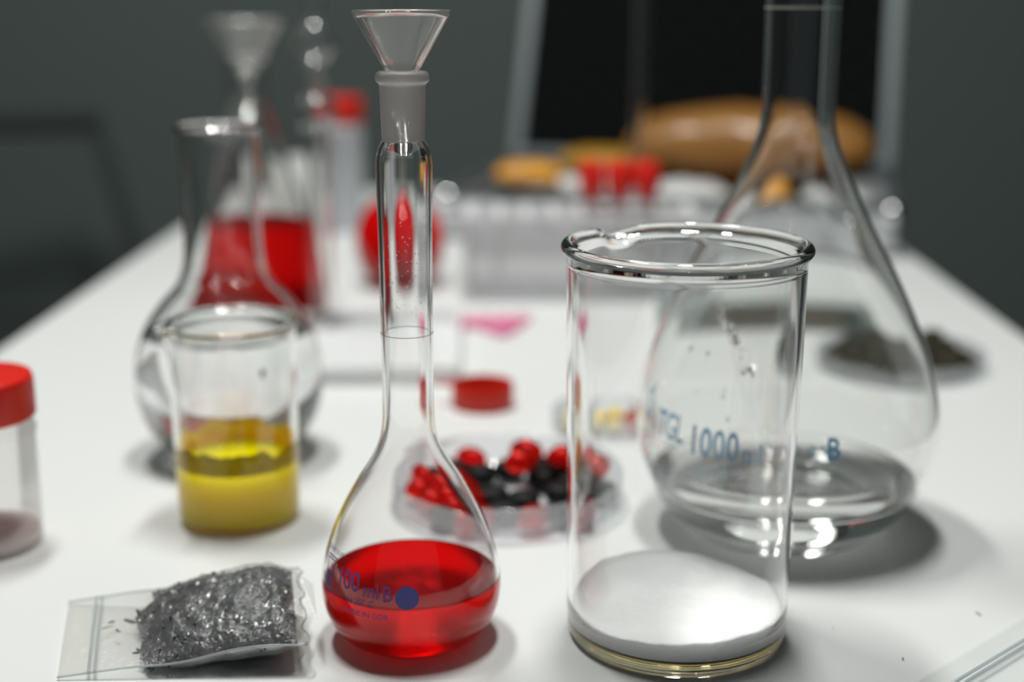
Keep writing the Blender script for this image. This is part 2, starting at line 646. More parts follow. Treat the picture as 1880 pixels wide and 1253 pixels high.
# glass funnel standing in its neck
fn = thing('glass_funnel', 'clear glass funnel standing in the neck of the red-filled 100 ml flask', 'funnel', (*FA, 0.1868))
fpo = mm([(2.2, -26.0), (2.9, -25.0), (3.1, -8), (4.4, -2), (5.6, 0.2), (6.3, 1.4), (13.4, 13.8), (14.5, 15.6), (14.95, 16.7), (15.0, 17.3), (14.6, 17.7), (14.0, 17.3), (13.2, 15.6), (12.4, 14.2), (5.5, 2.0), (4.5, 0.4), (3.4, -2.2), (2.2, -8)])
obj('cone', lathe_bm(fpo, 96, closed=True), 'funnel_glass', fn)

# ------------------------------------------------------------------ tall beaker with white powder
FB = (0.0474, 0.4430)
bk = thing('tall_beaker', 'tall clear glass beaker holding a layer of white powder, in front', 'beaker', (*FB, 0))


def beaker_bm(r0, r1, h, t, zb, bead, az, out_, dip, seg=160):
    """straight beaker with rolled rim and a pouring spout at azimuth az."""
    o_ = [(0.0001, 0.0010), (r0 * 0.80, 0.0008), (r0 * 0.90, 0.0), (r0 * 0.965, 0.0007), (r0 * 0.995, 0.0032)]
    n = 26
    for k in range(1, n + 1):
        z = 0.0032 + (h - bead * 1.6 - 0.0032) * k / n
        o_.append((r0 + (r1 - r0) * (z / h), z))
    cr, cz = r1 - t * 0.5 + bead * 0.35, h - bead
    rim = [(cr + bead * math.cos(a), cz + bead * math.sin(a)) for a in [R(-50 + 280 * k / 14) for k in range(15)]]
    inn = []
    for k in range(n + 1):
        z = zb + 0.004 + (h - bead * 1.6 - zb - 0.004) * k / n
        inn.append((r0 + (r1 - r0) * (z / h) - t, z))
    low = [(r0 - t - 0.0010, zb + 0.0012), (r0 - t - 0.004, zb), (0, zb)]
    bm = lathe_bm([(0, 0.0010)] + o_[1:] + rim + inn[::-1] + low, seg)
    for v in bm.verts:
        a = math.atan2(v.co.y, v.co.x)
        d = (a - az + PI) % (2 * PI) - PI
        kz = max(0.0, min(1.0, (v.co.z - (h - 0.016)) / 0.016))
        kz = kz * kz
        g = math.exp(-(d / R(9)) ** 2)
        g2 = math.exp(-(d / R(20)) ** 2)
        r = math.hypot(v.co.x, v.co.y)
        if r > 1e-6:
            f = (r + kz * (out_ * g - out_ * 0.30 * g2)) / r
            v.co.x *= f
            v.co.y *= f
        v.co.z -= kz * dip * g
    return bm, [(r, z) for r, z in [(0.0, zb), (r0 - t - 0.004, zb), (r0 - t - 0.001, zb + 0.0012)] + inn]


bmB, innB = beaker_bm(0.0366, 0.0380, 0.1335, 0.0018, 0.0056, 0.0020, R(122), 0.0080, 0.0042)
obj('glass_body', bmB, 'clear_glass', bk)
# thick yellowish foot of the glass
foot = lathe_bm([(0, 0.0014), (0.028, 0.0014), (0.0330, 0.0011), (0.0349, 0.0022), (0.0350, 0.0042), (0.0330, 0.0050), (0, 0.0050)], 96)
obj('glass_foot', foot, 'base_glass', bk)


def heap_bm(rad, zb, hfun, nr=26, seg=96):
    bm = bmesh.new()
    c = bm.verts.new((0, 0, hfun(0, 0)))
    prev = None
    for i in range(1, nr + 1):
        r = rad * i / nr
        ring = []
        for k in range(seg):
            a = 2 * PI * k / seg
            x, y = r * math.cos(a), r * math.sin(a)
            ring.append(bm.verts.new((x, y, hfun(x, y))))
        for k in range(seg):
            k2 = (k + 1) % seg
            if prev is None:
                bm.faces.new((c, ring[k], ring[k2]))
            else:
                bm.faces.new((prev[k], ring[k], ring[k2], prev[k2]))
        prev = ring
    low = [bm.verts.new((rad * math.cos(2 * PI * k / seg), rad * math.sin(2 * PI * k / seg), zb + 0.0006)) for k in range(seg)]
    low2 = [bm.verts.new((rad * 0.96 * math.cos(2 * PI * k / seg), rad * 0.96 * math.sin(2 * PI * k / seg), zb)) for k in range(seg)]
    for k in range(seg):
        k2 = (k + 1) % seg
        bm.faces.new((prev[k], low[k], low[k2], prev[k2]))
        bm.faces.new((low[k], low2[k], low2[k2], low[k2]))
    bm.faces.new(low2)
    return bm


def powder_h(x, y):
    n = noise.fractal(Vector((x * 60, y * 60, 3.1)), 1.0, 2.0, 4)
    h = 0.0125 + 0.0012 * n
    # bank against the back left wall, hollow towards the front left
    h += 0.0065 * math.exp(-(((x + 0.006) / 0.020) ** 2 + ((y - 0.020) / 0.014) ** 2))
    h += 0.0020 * math.exp(-(((x - 0.020) / 0.016) ** 2 + ((y + 0.005) / 0.016) ** 2))
    h -= 0.0030 * math.exp(-(((x + 0.018) / 0.012) ** 2 + ((y + 0.018) / 0.012) ** 2))
    return h


obj('white_powder', heap_bm(0.0349, 0.0058, powder_h), 'powder_white', bk)

# ------------------------------------------------------------------ 1000 ml volumetric flask
FC = (0.0985, 0.5430)
big = thing('large_volumetric_flask', 'large empty-looking pear-shaped volumetric flask marked 1000 ml with clear liquid at its bottom', 'flask', (*FC, 0))
outC = spline(mm([(0.01, 5.0), (12, 4.3), (22, 2.4), (30, 0.6), (33.5, 0), (36.0, 0.5), (38.6, 2.2), (47.5, 10.5), (54.0, 21), (58.6, 33), (60.2, 45), (59.0, 56), (54.5, 72), (48.5, 87),
                  (40.5, 103.5), (33.2, 117), (26.0, 131), (20.2, 143.5), (16.0, 153.5), (14.1, 162), (13.7, 172), (13.8, 206), (13.9, 250), (14.1, 292), (15.6, 300)]), 6)
pathC, innC = vessel_path(outC, 0.0014, 0.0068)
bigb = obj('glass_body', lathe_bm(pathC, 160), 'big_flask_glass', big)
obj('clear_liquid', lathe_bm(liquid_path(innC, 0.0068, 0.0215, 0.0006), 128), 'water', big)
obj('graduation_ring', ring_bm(0.0139, 0.2035, 0.00016), 'mark_pale', bigb)
AZC = math.atan2(-FC[1], -FC[0])
pc = obj('volume_print', text_bm('1000', 0.0150, outC, AZC - R(24.0), 0.0450, spacing=1.04, bold=0.018, xs=0.72), 'ink_blue', bigb, smooth=False)
tag(pc, 'pale blue printed volume 1000 ml', None)
obj('unit_print', text_bm('ml', 0.0112, outC, AZC - R(8.2), 0.0450, bold=0.010, xs=0.80), 'ink_blue', bigb, smooth=False)
obj('tolerance_print', text_bm('\u00b10,40  0,53', 0.0055, outC, AZC + R(6), 0.0490), 'ink_faint', bigb, smooth=False)
obj('class_print', text_bm('B', 0.0112, outC, AZC + R(17.5), 0.0475, bold=0.018, xs=0.85), 'ink_blue', bigb, smooth=False)
obj('temperature_print', text_bm('In 20\u00b0C', 0.0066, outC, AZC - R(20), 0.0370, bold=0.01), 'ink_faint', bigb, smooth=False)
obj('standard_print', text_bm('TGL', 0.0140, outC, AZC - R(44), 0.0475, spacing=0.9, bold=0.015, xs=0.62), 'ink_blue', bigb, smooth=False)
obj('origin_print', text_bm('GDR', 0.0035, outC, AZC - R(44), 0.0440), 'ink_faint', bigb, smooth=False)
loop = [(0.0030 * math.cos(a), 0.0052 * math.sin(a)) for a in [2 * PI * k / 20 for k in range(21)]]
lp = flat_bm([stroke(a, b, 0.0009) for a, b in zip(loop, loop[1:])])
flat_bm([stroke((-.002, -.003), (.002, -.007), 0.0009), stroke((.0, .004), (.0024, .008), 0.0009)], lp)
wrap(lp, outC, AZC - R(60), 0.0570, 0.0002)
obj('maker_emblem', lp, 'ink_blue', bigb, smooth=False)

# drops of condensation on its front
rng = random.Random(31)


def drop(bm, c, n, rx, rz, rt):
    t1 = Vector((-n.y, n.x, 0)).normalized()
    t2 = n.cross(t1)
    b = bmesh.new()
    bmesh.ops.create_icosphere(b, subdivisions=2, radius=1)
    for v in b.verts:
        v.co = c + t1 * v.co.x * rx + t2 * v.co.y * rz + n * v.co.z * rt
    join_bm(bm, b)


dp = bmesh.new()
for k in range(46):
    t = rng.random()
    azd = AZC - R(33 - 24 * t + rng.uniform(-2, 2))
    zd = 0.0945 - 0.020 * t ** 1.5 + rng.uniform(-0.0022, 0.0012)
    if rng.random() < 0.35:
        azd = AZC - R(rng.uniform(5, 50))
        zd = rng.uniform(0.058, 0.100)
    r_ = radius_at(outC, zd) - 0.0001
    n_ = Vector((math.cos(azd), math.sin(azd), 0.45)).normalized()
    q_ = rng.uniform(0.4, 1.3) * 0.001
    drop(dp, Vector((r_ * math.cos(azd), r_ * math.sin(azd), zd)), n_, q_, q_ * rng.uniform(0.8, 1.7), q_ * 0.35)
d_ = obj('condensation', dp, 'water', bigb)
d_['kind'] = 'stuff'

# ------------------------------------------------------------------ round flask with water behind the yellow beaker
FD = (-0.1404, 0.6270)
rf = thing('round_flask', 'round-bellied glass flask with wide neck, full of water, behind the yellow beaker', 'flask', (*FD, 0))
outD = spline(mm([(0.01, 1.2), (12, 1.0), (17, 0), (21, 1.3), (29, 6), (36.5, 14), (41, 25), (42.6, 38), (41, 51), (36.2, 63), (29.0, 73), (22.5, 80), (19.0, 87), (17.6, 95),
                  (17.2, 110), (17.3, 135), (17.6, 147), (18.6, 150.6)]), 6)
pathD, innD = vessel_path(outD, 0.0013, 0.0030)
obj('glass_body', lathe_bm(pathD, 128), 'clear_glass', rf)
obj('water', lathe_bm(liquid_path(innD, 0.0030, 0.0585, 0.0005), 128), 'water', rf)
obj('rolled_rim', ring_bm(0.0182, 0.1510, 0.0012), 'clear_glass', rf)

# ------------------------------------------------------------------ small beaker of yellow liquid
FE = (-0.1209, 0.5460)
yb = thing('small_beaker', 'small glass beaker half filled with opaque yellow liquid', 'beaker', (*FE, 0))
bmE, innE = beaker_bm(0.0243, 0.0254, 0.0835, 0.0012, 0.0028, 0.0011, R(206), 0.0080, 0.0012, 128)
obj('glass_body', bmE, 'clear_glass', yb)
obj('yellow_liquid', lathe_bm(liquid_path(innE, 0.0028, 0.0250, 0.0004, 0.0012), 96), 'yellow_paint', yb)
# dried froth clinging to the wall above the level, higher at the back
fb = bmesh.new()
S = 120
lo_, hi_ = [], []
for k in range(S):
    a = 2 * PI * k / S
    back = 0.5 + 0.5 * math.sin(a - R(10))
    n = noise.fractal(Vector((math.cos(a) * 2.5, math.sin(a) * 2.5, 0.7)), 1.0, 2.0, 3)
    top = 0.0335 + 0.0010 * back + 0.0030 * n
    r = radius_at(innE, 0.025) + 0.0003
    lo_.append((fb.verts.new((r * math.cos(a), r * math.sin(a), 0.0245)), fb.verts.new(((r - 0.0010) * math.cos(a), (r - 0.0010) * math.sin(a), 0.0245))))
    r2 = radius_at(innE, top) + 0.0003
    hi_.append((fb.verts.new((r2 * math.cos(a), r2 * math.sin(a), top)), fb.verts.new(((r2 - 0.0009) * math.cos(a), (r2 - 0.0009) * math.sin(a), top - 0.0003))))
for k in range(S):
    k2 = (k + 1) % S
    fb.faces.new((lo_[k][0], lo_[k2][0], hi_[k2][0], hi_[k][0]))
    fb.faces.new((lo_[k][1], hi_[k][1], hi_[k2][1], lo_[k2][1]))
    fb.faces.new((hi_[k][0], hi_[k2][0], hi_[k2][1], hi_[k][1]))
    fb.faces.new((lo_[k][0], lo_[k][1], lo_[k2][1], lo_[k2][0]))
obj('dried_froth', fb, 'yellow_foam', yb)
sp = bmesh.new()
bmesh.ops.create_icosphere(sp, subdivisions=2, radius=1)
bmesh.ops.scale(sp, vec=(0.0011, 0.0004, 0.0020), verts=sp.verts)
rr = radius_at(innE, 0.055)
obj('brown_speck', sp, 'herb_brown', yb, loc=(rr * math.cos(R(-78 + 180 - 30)), rr * math.sin(R(-78 + 180 - 30)), 0.055))


# ------------------------------------------------------------------ screw-cap pots
def screw_pot(name, label, loc, r, h, cap_r, cap_z, cap_h, body_mat, fill=None):
    t = thing(name, label, 'container', loc)
    o_ = [(0.0001, 0.0008), (r * 0.9, 0.0006), (r * 0.955, 0), (r * 0.985, 0.0014), (r, 0.004), (r, cap_z - 0.0075), (r * 1.03, cap_z - 0.0066), (r * 1.03, cap_z - 0.0045), (r * 0.97, cap_z - 0.0035), (r * 0.95, cap_z), (r * 0.95, cap_z + cap_h * 0.6)]
    p, inn = vessel_path(o_, 0.0011, 0.0020)
    obj('pot_body', lathe_bm([(0, o_[0][1])] + o_[1:] if body_mat == 'cloudy_plastic' else p, 72), body_mat, t)
    cap = bmesh.new()
    seg = 144
    prof = [(0, cap_h), (cap_r * 0.90, cap_h), (cap_r * 0.965, cap_h - 0.0004), (cap_r * 0.99, cap_h - 0.0016), (cap_r, cap_h - 0.0032), (cap_r, 0.0006), (cap_r * 0.985, 0), (cap_r * 0.95, 0), (cap_r * 0.95, cap_h - 0.0016), (0, cap_h - 0.0018)]
    lathe_bm(prof, seg, bm=cap)
    # fine gripping ribs
    for v in cap.verts:
        rr_ = math.hypot(v.co.x, v.co.y)
        if abs(rr_ - cap_r) < 1e-6:
            k = round((math.atan2(v.co.y, v.co.x)) / (2 * PI / seg))
            if k % 3 == 0:
                v.co.x *= 0.987
                v.co.y *= 0.987
    c = obj('screw_cap', cap, 'red_bright_plastic', t, loc=(0, 0, cap_z), sharp=R(50))
    if fill:
        mat, lev = fill
        obj('contents', lathe_bm([(0, 0.0022), (r * 0.94, 0.0022), (r * 0.945, lev), (r * 0.5, lev + 0.001), (0, lev + 0.0016)], 48), mat, t)
    return t


screw_pot('specimen_pot', 'translucent plastic specimen pot with red screw cap at the left edge', (-0.2135, 0.5150, 0), 0.0212, 0.0, 0.0222, 0.0520, 0.0165, 'cloudy_plastic', ('powder_pink', 0.0065))
screw_pot('tall_specimen_pot', 'tall pale grey plastic pot with red screw cap, far behind the small funnel flask', (-0.1740, 1.2500, 0), 0.0215, 0.0, 0.0222, 0.0955, 0.0210, 'grey_plastic')

# white cap-less jar beside it
wj = thing('white_jar', 'plain white plastic jar beside the tall pot, behind the red conical flask', 'jar', (-0.2010, 1.2050, 0))
wjo = [(0.0001, 0.0008), (0.0200, 0), (0.0220, 0.0018), (0.0220, 0.054), (0.0205, 0.0585), (0.0195, 0.060), (0.0195, 0.0690)]
wp, wi = vessel_path(wjo, 0.0012, 0.002)
obj('jar_body', lathe_bm(wp, 64), 'cream_plastic', wj, sharp=R(50))
obj('white_contents', lathe_bm([(0, 0.0024), (0.0205, 0.0024), (0.0206, 0.050), (0, 0.052)], 48), 'powder_white', wj)

# ------------------------------------------------------------------ conical flask of red liquid with funnel
FN = (-0.1880, 0.9300)
cf = thing('conical_flask', 'conical glass flask half filled with red liquid under a funnel, at the back left', 'flask', (*FN, 0))
outN = spline(mm([(0.01, 1.2), (40, 1.0), (47, 0), (51, 2.0), (52.5, 6), (50.8, 13), (42, 42), (30, 82), (19.5, 117), (15.2, 132), (13.6, 142), (13.4, 155), (13.6, 163), (14.8, 166)]), 6)
pathN, innN = vessel_path(outN, 0.0014, 0.003)
obj('glass_body', lathe_bm(pathN, 96), 'clear_glass', cf)
obj('red_liquid', lathe_bm(liquid_path(innN, 0.003, 0.0590, 0.0005), 96), 'dark_red_solution', cf)
f2 = thing('glass_funnel', 'blurred glass funnel standing in the neck of the red conical flask', 'funnel', (*FN, 0.1660))
fp2 = mm([(2.6, -40), (3.4, -39), (3.6, -16), (5, -12), (11.4, -1.5), (24.5, 20), (25.4, 22), (25.6, 23.2), (25.2, 24), (24.4, 23.4), (23.2, 20.8), (10.3, -1.4), (4, -12), (2.8, -16)])
obj('cone', lathe_bm(fp2, 80, closed=True), 'funnel_glass', f2)

# ------------------------------------------------------------------ glass tube with blown bulbs
bt = thing('bulb_tube', 'upright clear glass tube with blown bulbs, beside the red conical flask', 'glass tube', (-0.1344, 0.8720, 0))
outT = spline(mm([(0.01, 0.8), (15, 0.6), (19.5, 0), (20.5, 1.5), (18, 4), (9.5, 7), (7.2, 13), (7.2, 60), (7.0, 118), (7.6, 124), (11.4, 130), (12.6, 136), (11.0, 142), (6.6, 147), (5.4, 151),
                  (6.4, 155), (7.0, 158), (5.4, 163), (8.5, 168), (12.2, 174), (12.6, 179), (10.4, 186), (6.0, 192), (5.2, 198), (6.2, 203), (5.4, 209), (9.5, 216), (12.4, 224), (10.5, 234), (6.5, 240), (6.0, 262), (7.5, 265)]), 5)
pathT, innT = vessel_path(outT, 0.0012, 0.004)
obj('glass_body', lathe_bm(pathT, 64), 'clear_glass', bt)
obj('rolled_rim', ring_bm(0.0074, 0.2655, 0.0010, 48), 'clear_glass', bt)

# ------------------------------------------------------------------ round bulb flask full of red liquid with long neck
FR = (-0.0985, 1.0100)
rb = thing('long_necked_flask', 'ball-shaped flask brim-full of red liquid with a long thin neck, behind the front flask', 'flask', (*FR, 0))
outR = spline(mm([(0.01, 1.0), (9, 0.8), (14, 0), (19, 2), (26, 9), (30.5, 20), (32, 32), (30.5, 44), (25.5, 54.5), (17, 62), (9.5, 67), (6.6, 73), (6.3, 85), (6.3, 150), (6.4, 226), (7.4, 230)]), 5)
pathR, innR = vessel_path(outR, 0.0010, 0.003)
obj('glass_body', lathe_bm(pathR, 80), 'clear_glass', rb)
obj('red_liquid', lathe_bm(liquid_path(innR, 0.003, 0.0660, 0.0004), 80), 'red_solution', rb)

# ------------------------------------------------------------------ white tray behind the flask neck, with a paper slip
wt = thing('white_tray', 'shallow white plastic tray behind the neck of the front flask', 'tray', (-0.0945, 0.8100, 0), (0, 0, R(3)))
tr = bmesh.new()
box_bm(0.100, 0.135, 0.004, 0.001, (0, 0, 0.002), tr)
obj('tray_floor', tr, 'tray_plastic', wt, smooth=False)
for nm, sx, sy, lx, ly in (('side_wall', 0.100, 0.003, 0, -0.066), ('side_wall', 0.100, 0.003, 0, 0.066), ('side_wall', 0.003, 0.129, -0.0485, 0), ('side_wall', 0.003, 0.129, 0.0485, 0)):
    obj(nm, box_bm(sx, sy, 0.0070, 0.0008, (lx, ly, 0.0075)), 'tray_plastic', wt, smooth=False)

# ------------------------------------------------------------------ red lid lying open side up
rl = thing('red_lid', 'loose red plastic lid lying upside down on the white table', 'lid', (-0.0275, 0.7060, 0))
lid = lathe_bm([(0, 0), (0.0140, 0), (0.0155, 0.0008), (0.0160, 0.0022), (0.0160, 0.0120), (0.0156, 0.0126), (0.0146, 0.0126), (0.0142, 0.0120), (0.0142, 0.0022), (0, 0.0020)], 120)
for v in lid.verts:
    if abs(math.hypot(v.co.x, v.co.y) - 0.0160) < 1e-6 and round(math.atan2(v.co.y, v.co.x) / (2 * PI / 120)) % 3 == 0:
        v.co.x *= 0.985
        v.co.y *= 0.985
obj('lid_shell', lid, 'red_plastic', rl, sharp=R(50))
tn = box_bm(0.0085, 0.004, 0.0016, 0.0005, (-0.0190, 0.003, 0.0112))
obj('tear_tab', tn, 'red_plastic', rl, smooth=False)


# ------------------------------------------------------------------ dish of red softgels and black tablets
def petri(name, label, loc, r, h, mat):
    t = thing(name, label, 'dish', loc)
    pth = [(0, 0), (r * 0.96, 0), (r * 0.985, 0.0004), (r, 0.0018), (r, h - 0.0004), (r - 0.0003, h), (r - 0.0006, h), (r - 0.0009, h - 0.0003), (r - 0.0009, 0.0022), (r - 0.003, 0.0012), (0, 0.0012)]
    obj('dish_body', lathe_bm(pth, 128), mat, t)
    return t


PD = (-0.0140, 0.5660)
petri('petri_dish', 'shallow clear dish holding red softgels and black tablets, behind the front flask', (*PD, 0), 0.0480, 0.0145, 'dish_film')


def softgel_bm(lx=0.0078, r=0.0050):
    bm = bmesh.new()
    bmesh.ops.create_uvsphere(bm, u_segments=24, v_segments=14, radius=1)
    for v in bm.verts:
        x, y, z = v.co
        v.co = Vector((z * lx, x * r, y * r))
        k = abs(v.co.x) / lx
        s = 1 + 0.06 * (1 - k)
        v.co.y *= s
        v.co.z *= s
    return bm


def tablet_bm(r=0.0066, h=0.0080):
    prof = [(0, 0), (r * 0.55, 0.0001), (r * 0.86, 0.0008), (r, 0.0018), (r, h - 0.0018), (r * 0.86, h - 0.0008), (r * 0.55, h - 0.0001), (0, h)]
    return lathe_bm(prof, 28)


gel0 = obj('softgel', softgel_bm(), 'softgel_red')
tab0 = obj('black_tablet', tablet_bm(), 'black_pill', sharp=R(60))
Z0, Z1 = 0.0015, 0.0015 + 0.0082
# x, y, layer, kind (g softgel, t tablet), label
PILLS = [
    (-0.0300, 0.6020, 0, 'g', 'red softgel at the far left of the dish, apart from the rest'),
    (-0.0250, 0.5860, 0, 't', 'black tablet just in front of the far left softgel'),
    (-0.0125, 0.5900, 0, 't', None), (0.0020, 0.5950, 0, 't', None), (0.0130, 0.5880, 0, 't', None),
    (0.0030, 0.5800, 0, 't', None), (0.0160, 0.5740, 0, 't', None), (0.0240, 0.5640, 0, 't', 'black tablet at the right rim of the dish, next to the tall beaker'),
    (0.0105, 0.5620, 0, 't', None), (-0.0200, 0.5560, 0, 't', 'black tablet left of the middle, beside a bare patch of dish'),
    (-0.0080, 0.5530, 0, 't', None), (-0.0130, 0.5400, 0, 't', 'black tablet seen through the front wall of the dish, left of a softgel'),
    (0.0110, 0.5360, 0, 't', 'black tablet seen through the front wall of the dish, right of a softgel'),
    (0.0000, 0.5300, 0, 'g', 'red softgel pressed against the front wall of the dish'),
    (-0.0060, 0.5740, 1, 'g', 'red softgel on top of the black tablets in the middle'), (-0.0040, 0.5880, 1, 'g', 'red softgel on the black tablets, rearmost of the middle ones'),
    (0.0120, 0.5800, 1, 'g', 'red softgel on the black tablets, right of the middle'), (0.0200, 0.5690, 1, 'g', 'rightmost red softgel on top, by the tall beaker'),
    (-0.0430, 0.5780, 0, 'g', None), (-0.0470, 0.5640, 0, 'g', None), (-0.0360, 0.5700, 0, 'g', None), (-0.0400, 0.5520, 0, 'g', None),
    (-0.0290, 0.5480, 0, 'g', None), (-0.0330, 0.5370, 0, 't', None), (-0.0240, 0.5300, 0, 'g', None), (-0.0330, 0.5900, 0, 't', None),
    (-0.0300, 0.5620, 0, 'g', None),
]
pos = relax([(p[0], p[1], Z0 if p[2] == 0 else Z1) for p in PILLS], 0.0137, PD[0], PD[1], 0.0385)
random.seed(4)
first = {'g': True, 't': True}
autoP = {}
for kd, txt in (('g', 'red softgel in the %s of the dish behind the front flask, %s from left'), ('t', 'black tablet in the %s of the crowded dish, %s from left')):
    idx = [i for i, p in enumerate(PILLS) if p[3] == kd and not p[4]]
    lb = row_labels([pos[i][:2] for i in idx], (0.556, 0.574), ('front row', 'middle row', 'rear row'), txt)
    autoP.update(zip(idx, lb))
for ip, ((x, y, z), p) in enumerate(zip(pos, PILLS)):
    src = gel0 if p[3] == 'g' else tab0
    if first[p[3]]:
        o = src
        first[p[3]] = False
    else:
        o = src.copy()
        COL.objects.link(o)
    if p[3] == 'g':
        o.location = (x, y, z + 0.0054)
        o.rotation_euler = (random.uniform(0, 6), 0, random.uniform(-0.7, 0.7))
        tag(o, p[4] or autoP[ip], 'softgel', 'red softgels in the clear dish')
    else:
        o.location = (x, y, z)
        o.rotation_euler = (0, 0, random.uniform(0, 6))
        tag(o, p[4] or autoP[ip], 'tablet', 'black tablets in the clear dish')

# ------------------------------------------------------------------ little dish with yellow and red pills behind the beaker
SD = (0.0310, 0.6680)
petri('small_dish', 'small clear dish of yellow tablets behind the tall beaker', (*SD, 0), 0.0230, 0.0110, 'dish_film')
yp = [(-0.010, 0.004, 'y'), (-0.001, -0.009, 'y'), (0.0, 0.010, 'y'), (0.012, 0.006, 'y'), (0.011, -0.006, 'r'), (-0.013, -0.008, 'y')]
yp = [(x, y, k) for (x, y, _), (_, _, k) in zip(relax([(a, b, 0) for a, b, _ in yp], 0.0126, 0, 0, 0.0150), yp)]
ytab = obj('yellow_tablet', tablet_bm(0.0060, 0.0060), 'yellow_pill', sharp=R(60))
fy = True
ylab = row_labels([(x, y) for x, y, k in yp], (0.0,), ('front half', 'rear half'), 'yellow tablet in the %s of the small dish, %s pill from left')
for iy, (x, y, k) in enumerate(yp):
    if k == 'y':
        o = ytab if fy else ytab.copy()
        if not fy:
            COL.objects.link(o)
        fy = False
        tag(o, ylab[iy], 'tablet', 'yellow tablets in the small dish')
        o.location = (SD[0] + x, SD[1] + y, 0.0014)
    else:
        o = gel0.copy()
        COL.objects.link(o)
        tag(o, 'red softgel among the yellow tablets behind the tall beaker', 'softgel', 'pills in the small dish')
        o.location = (SD[0] + x, SD[1] + y, 0.0014 + 0.0054)
        o.rotation_euler = (0, 0, 1.2)

# ------------------------------------------------------------------ pink tablets scattered on the table
pk0 = obj('pink_tablet', tablet_bm(0.0056, 0.0050), 'pink_pill', sharp=R(60))
random.seed(11)
pk = [(-0.043, 0.889), (-0.032, 0.892), (-0.020, 0.893), (-0.009, 0.894), (-0.037, 0.879), (-0.026, 0.880), (-0.014, 0.881), (-0.028, 0.869), (-0.017, 0.868), (-0.047, 0.878), (-0.021, 0.859)]
pkp = relax([(a, b, 0) for a, b in pk], 0.0115, -0.027, 0.878, 0.03)
plab = row_labels([p[:2] for p in pkp], (0.8735, 0.8855), ('front', 'middle', 'rear'), 'pink tablet in the %s row of the pink heap, %s from left')
for i, (x, y, _) in enumerate(pkp):
    o = pk0 if i == 0 else pk0.copy()
    if i:
        COL.objects.link(o)
    o.location = (x, y, 0.0)
    lab = plab[i]
    tag(o, lab, 'tablet', 'pink tablets in front of the rack')

# ------------------------------------------------------------------ white test-tube rack with capped tubes and a long pipette
RK = (0.0300, 0.9850)
rk = thing('test_tube_rack', 'white plastic test-tube rack in the middle of the table', 'rack', (*RK, 0), (0, 0, R(1)))
LX, LY = 0.150, 0.058
NX, NY = 8, 3


def grid_plate(z, t, hole):
    bm = bmesh.new()
    px, py = LX / NX, LY / NY
    for i in range(NX + 1):
        wdt = px - hole
        box_bm(wdt if 0 < i < NX else wdt, LY, t, 0, (-LX / 2 + i * px, 0, z), bm)
    for j in range(NY + 1):
        box_bm(LX, py - hole, t * 0.98, 0, (0, -LY / 2 + j * py, z), bm)
    return bm


for z in (0.058, 0.034):
    obj('shelf', grid_plate(z, 0.003, 0.0132), 'white_plastic', rk, smooth=False)
obj('base_plate', box_bm(LX + 0.008, LY + 0.008, 0.004, 0.001, (0, 0, 0.002)), 'white_plastic', rk, smooth=False)
for sx in (-1, 1):
    obj('end_panel', box_bm(0.003, LY + 0.006, 0.058, 0.0008, (sx * (LX / 2 + 0.004), 0, 0.0315)), 'white_plastic', rk, smooth=False)
for sx in (-0.5, 0, 0.5):
    for sy in (-1, 1):
        obj('post', box_bm(0.003, 0.003, 0.054, 0.0006, (sx * LX * 0.75, sy * (LY / 2 + 0.0020), 0.031)), 'white_plastic', rk, smooth=False)
obj('added_front_sheet', box_bm(LX + 0.004, 0.0006, 0.050, 0, (0, -LY / 2 - 0.0042, 0.029)), 'added_sheet_film', rk, smooth=False)  # added translucent sheet, evens out the shadows between the shelves
tt0 = thing('test_tube', '', 'test tube', (0, 0, 0))
tto = spline(mm([(0.01, 0), (3, 0.7), (5.2, 3), (6, 7), (6, 40), (6, 70)]), 5)
ttp, tti = vessel_path(tto, 0.0008, 0.0012)
obj('tube_glass', lathe_bm([(0, tto[0][1])] + tto[1:], 40), 'cloudy_plastic', tt0)
obj('red_stopper', lathe_bm([(0, 0.064), (0.0050, 0.064), (0.0051, 0.0705), (0.0082, 0.0710), (0.0086, 0.0720), (0.0086, 0.0880), (0.0078, 0.0890), (0, 0.0890)], 36), 'red_bright_plastic', tt0, sharp=R(50))
spots = [(4, 0), (5, 0), (6, 0), (4, 1), (5, 1), (6, 1)]
names = ['red-stoppered test tube in the front row of the rack, leftmost', 'red-stoppered test tube in the front row of the rack, in the middle', 'red-stoppered test tube in the front row of the rack, rightmost',
         'red-stoppered test tube in the middle row of the rack, leftmost', 'red-stoppered test tube in the middle row of the rack, second', 'red-stoppered test tube in the middle row of the rack, rightmost']
for i, (a, b) in enumerate(spots):
    x = RK[0] - LX / 2 + (a + 0.5) * LX / NX - 0.0015
    y = RK[1] - LY / 2 + (b + 0.5) * LY / NY
    loc = (x, y, 0.0042)
    if i == 0:
        tt0.location = loc
        tt0['label'] = names[0]
        tt0['group'] = 'test tubes in the white rack'
    else:
        dup(tt0, loc, label=names[i], group='test tubes in the white rack')
pp = thing('glass_pipette', 'long thin glass pipette standing upright in the white rack', 'pipette', (0.0730, 1.0220, 0.0042))
ppo = spline(mm([(0.01, 0), (1.2, 1), (3.2, 18), (4.2, 40), (5.0, 60), (5.0, 230), (5.6, 236)]), 5)
ppp, ppi = vessel_path(ppo, 0.0010, 0.004)
obj('pipette_tube', lathe_bm(ppp, 36), 'clear_glass', pp)

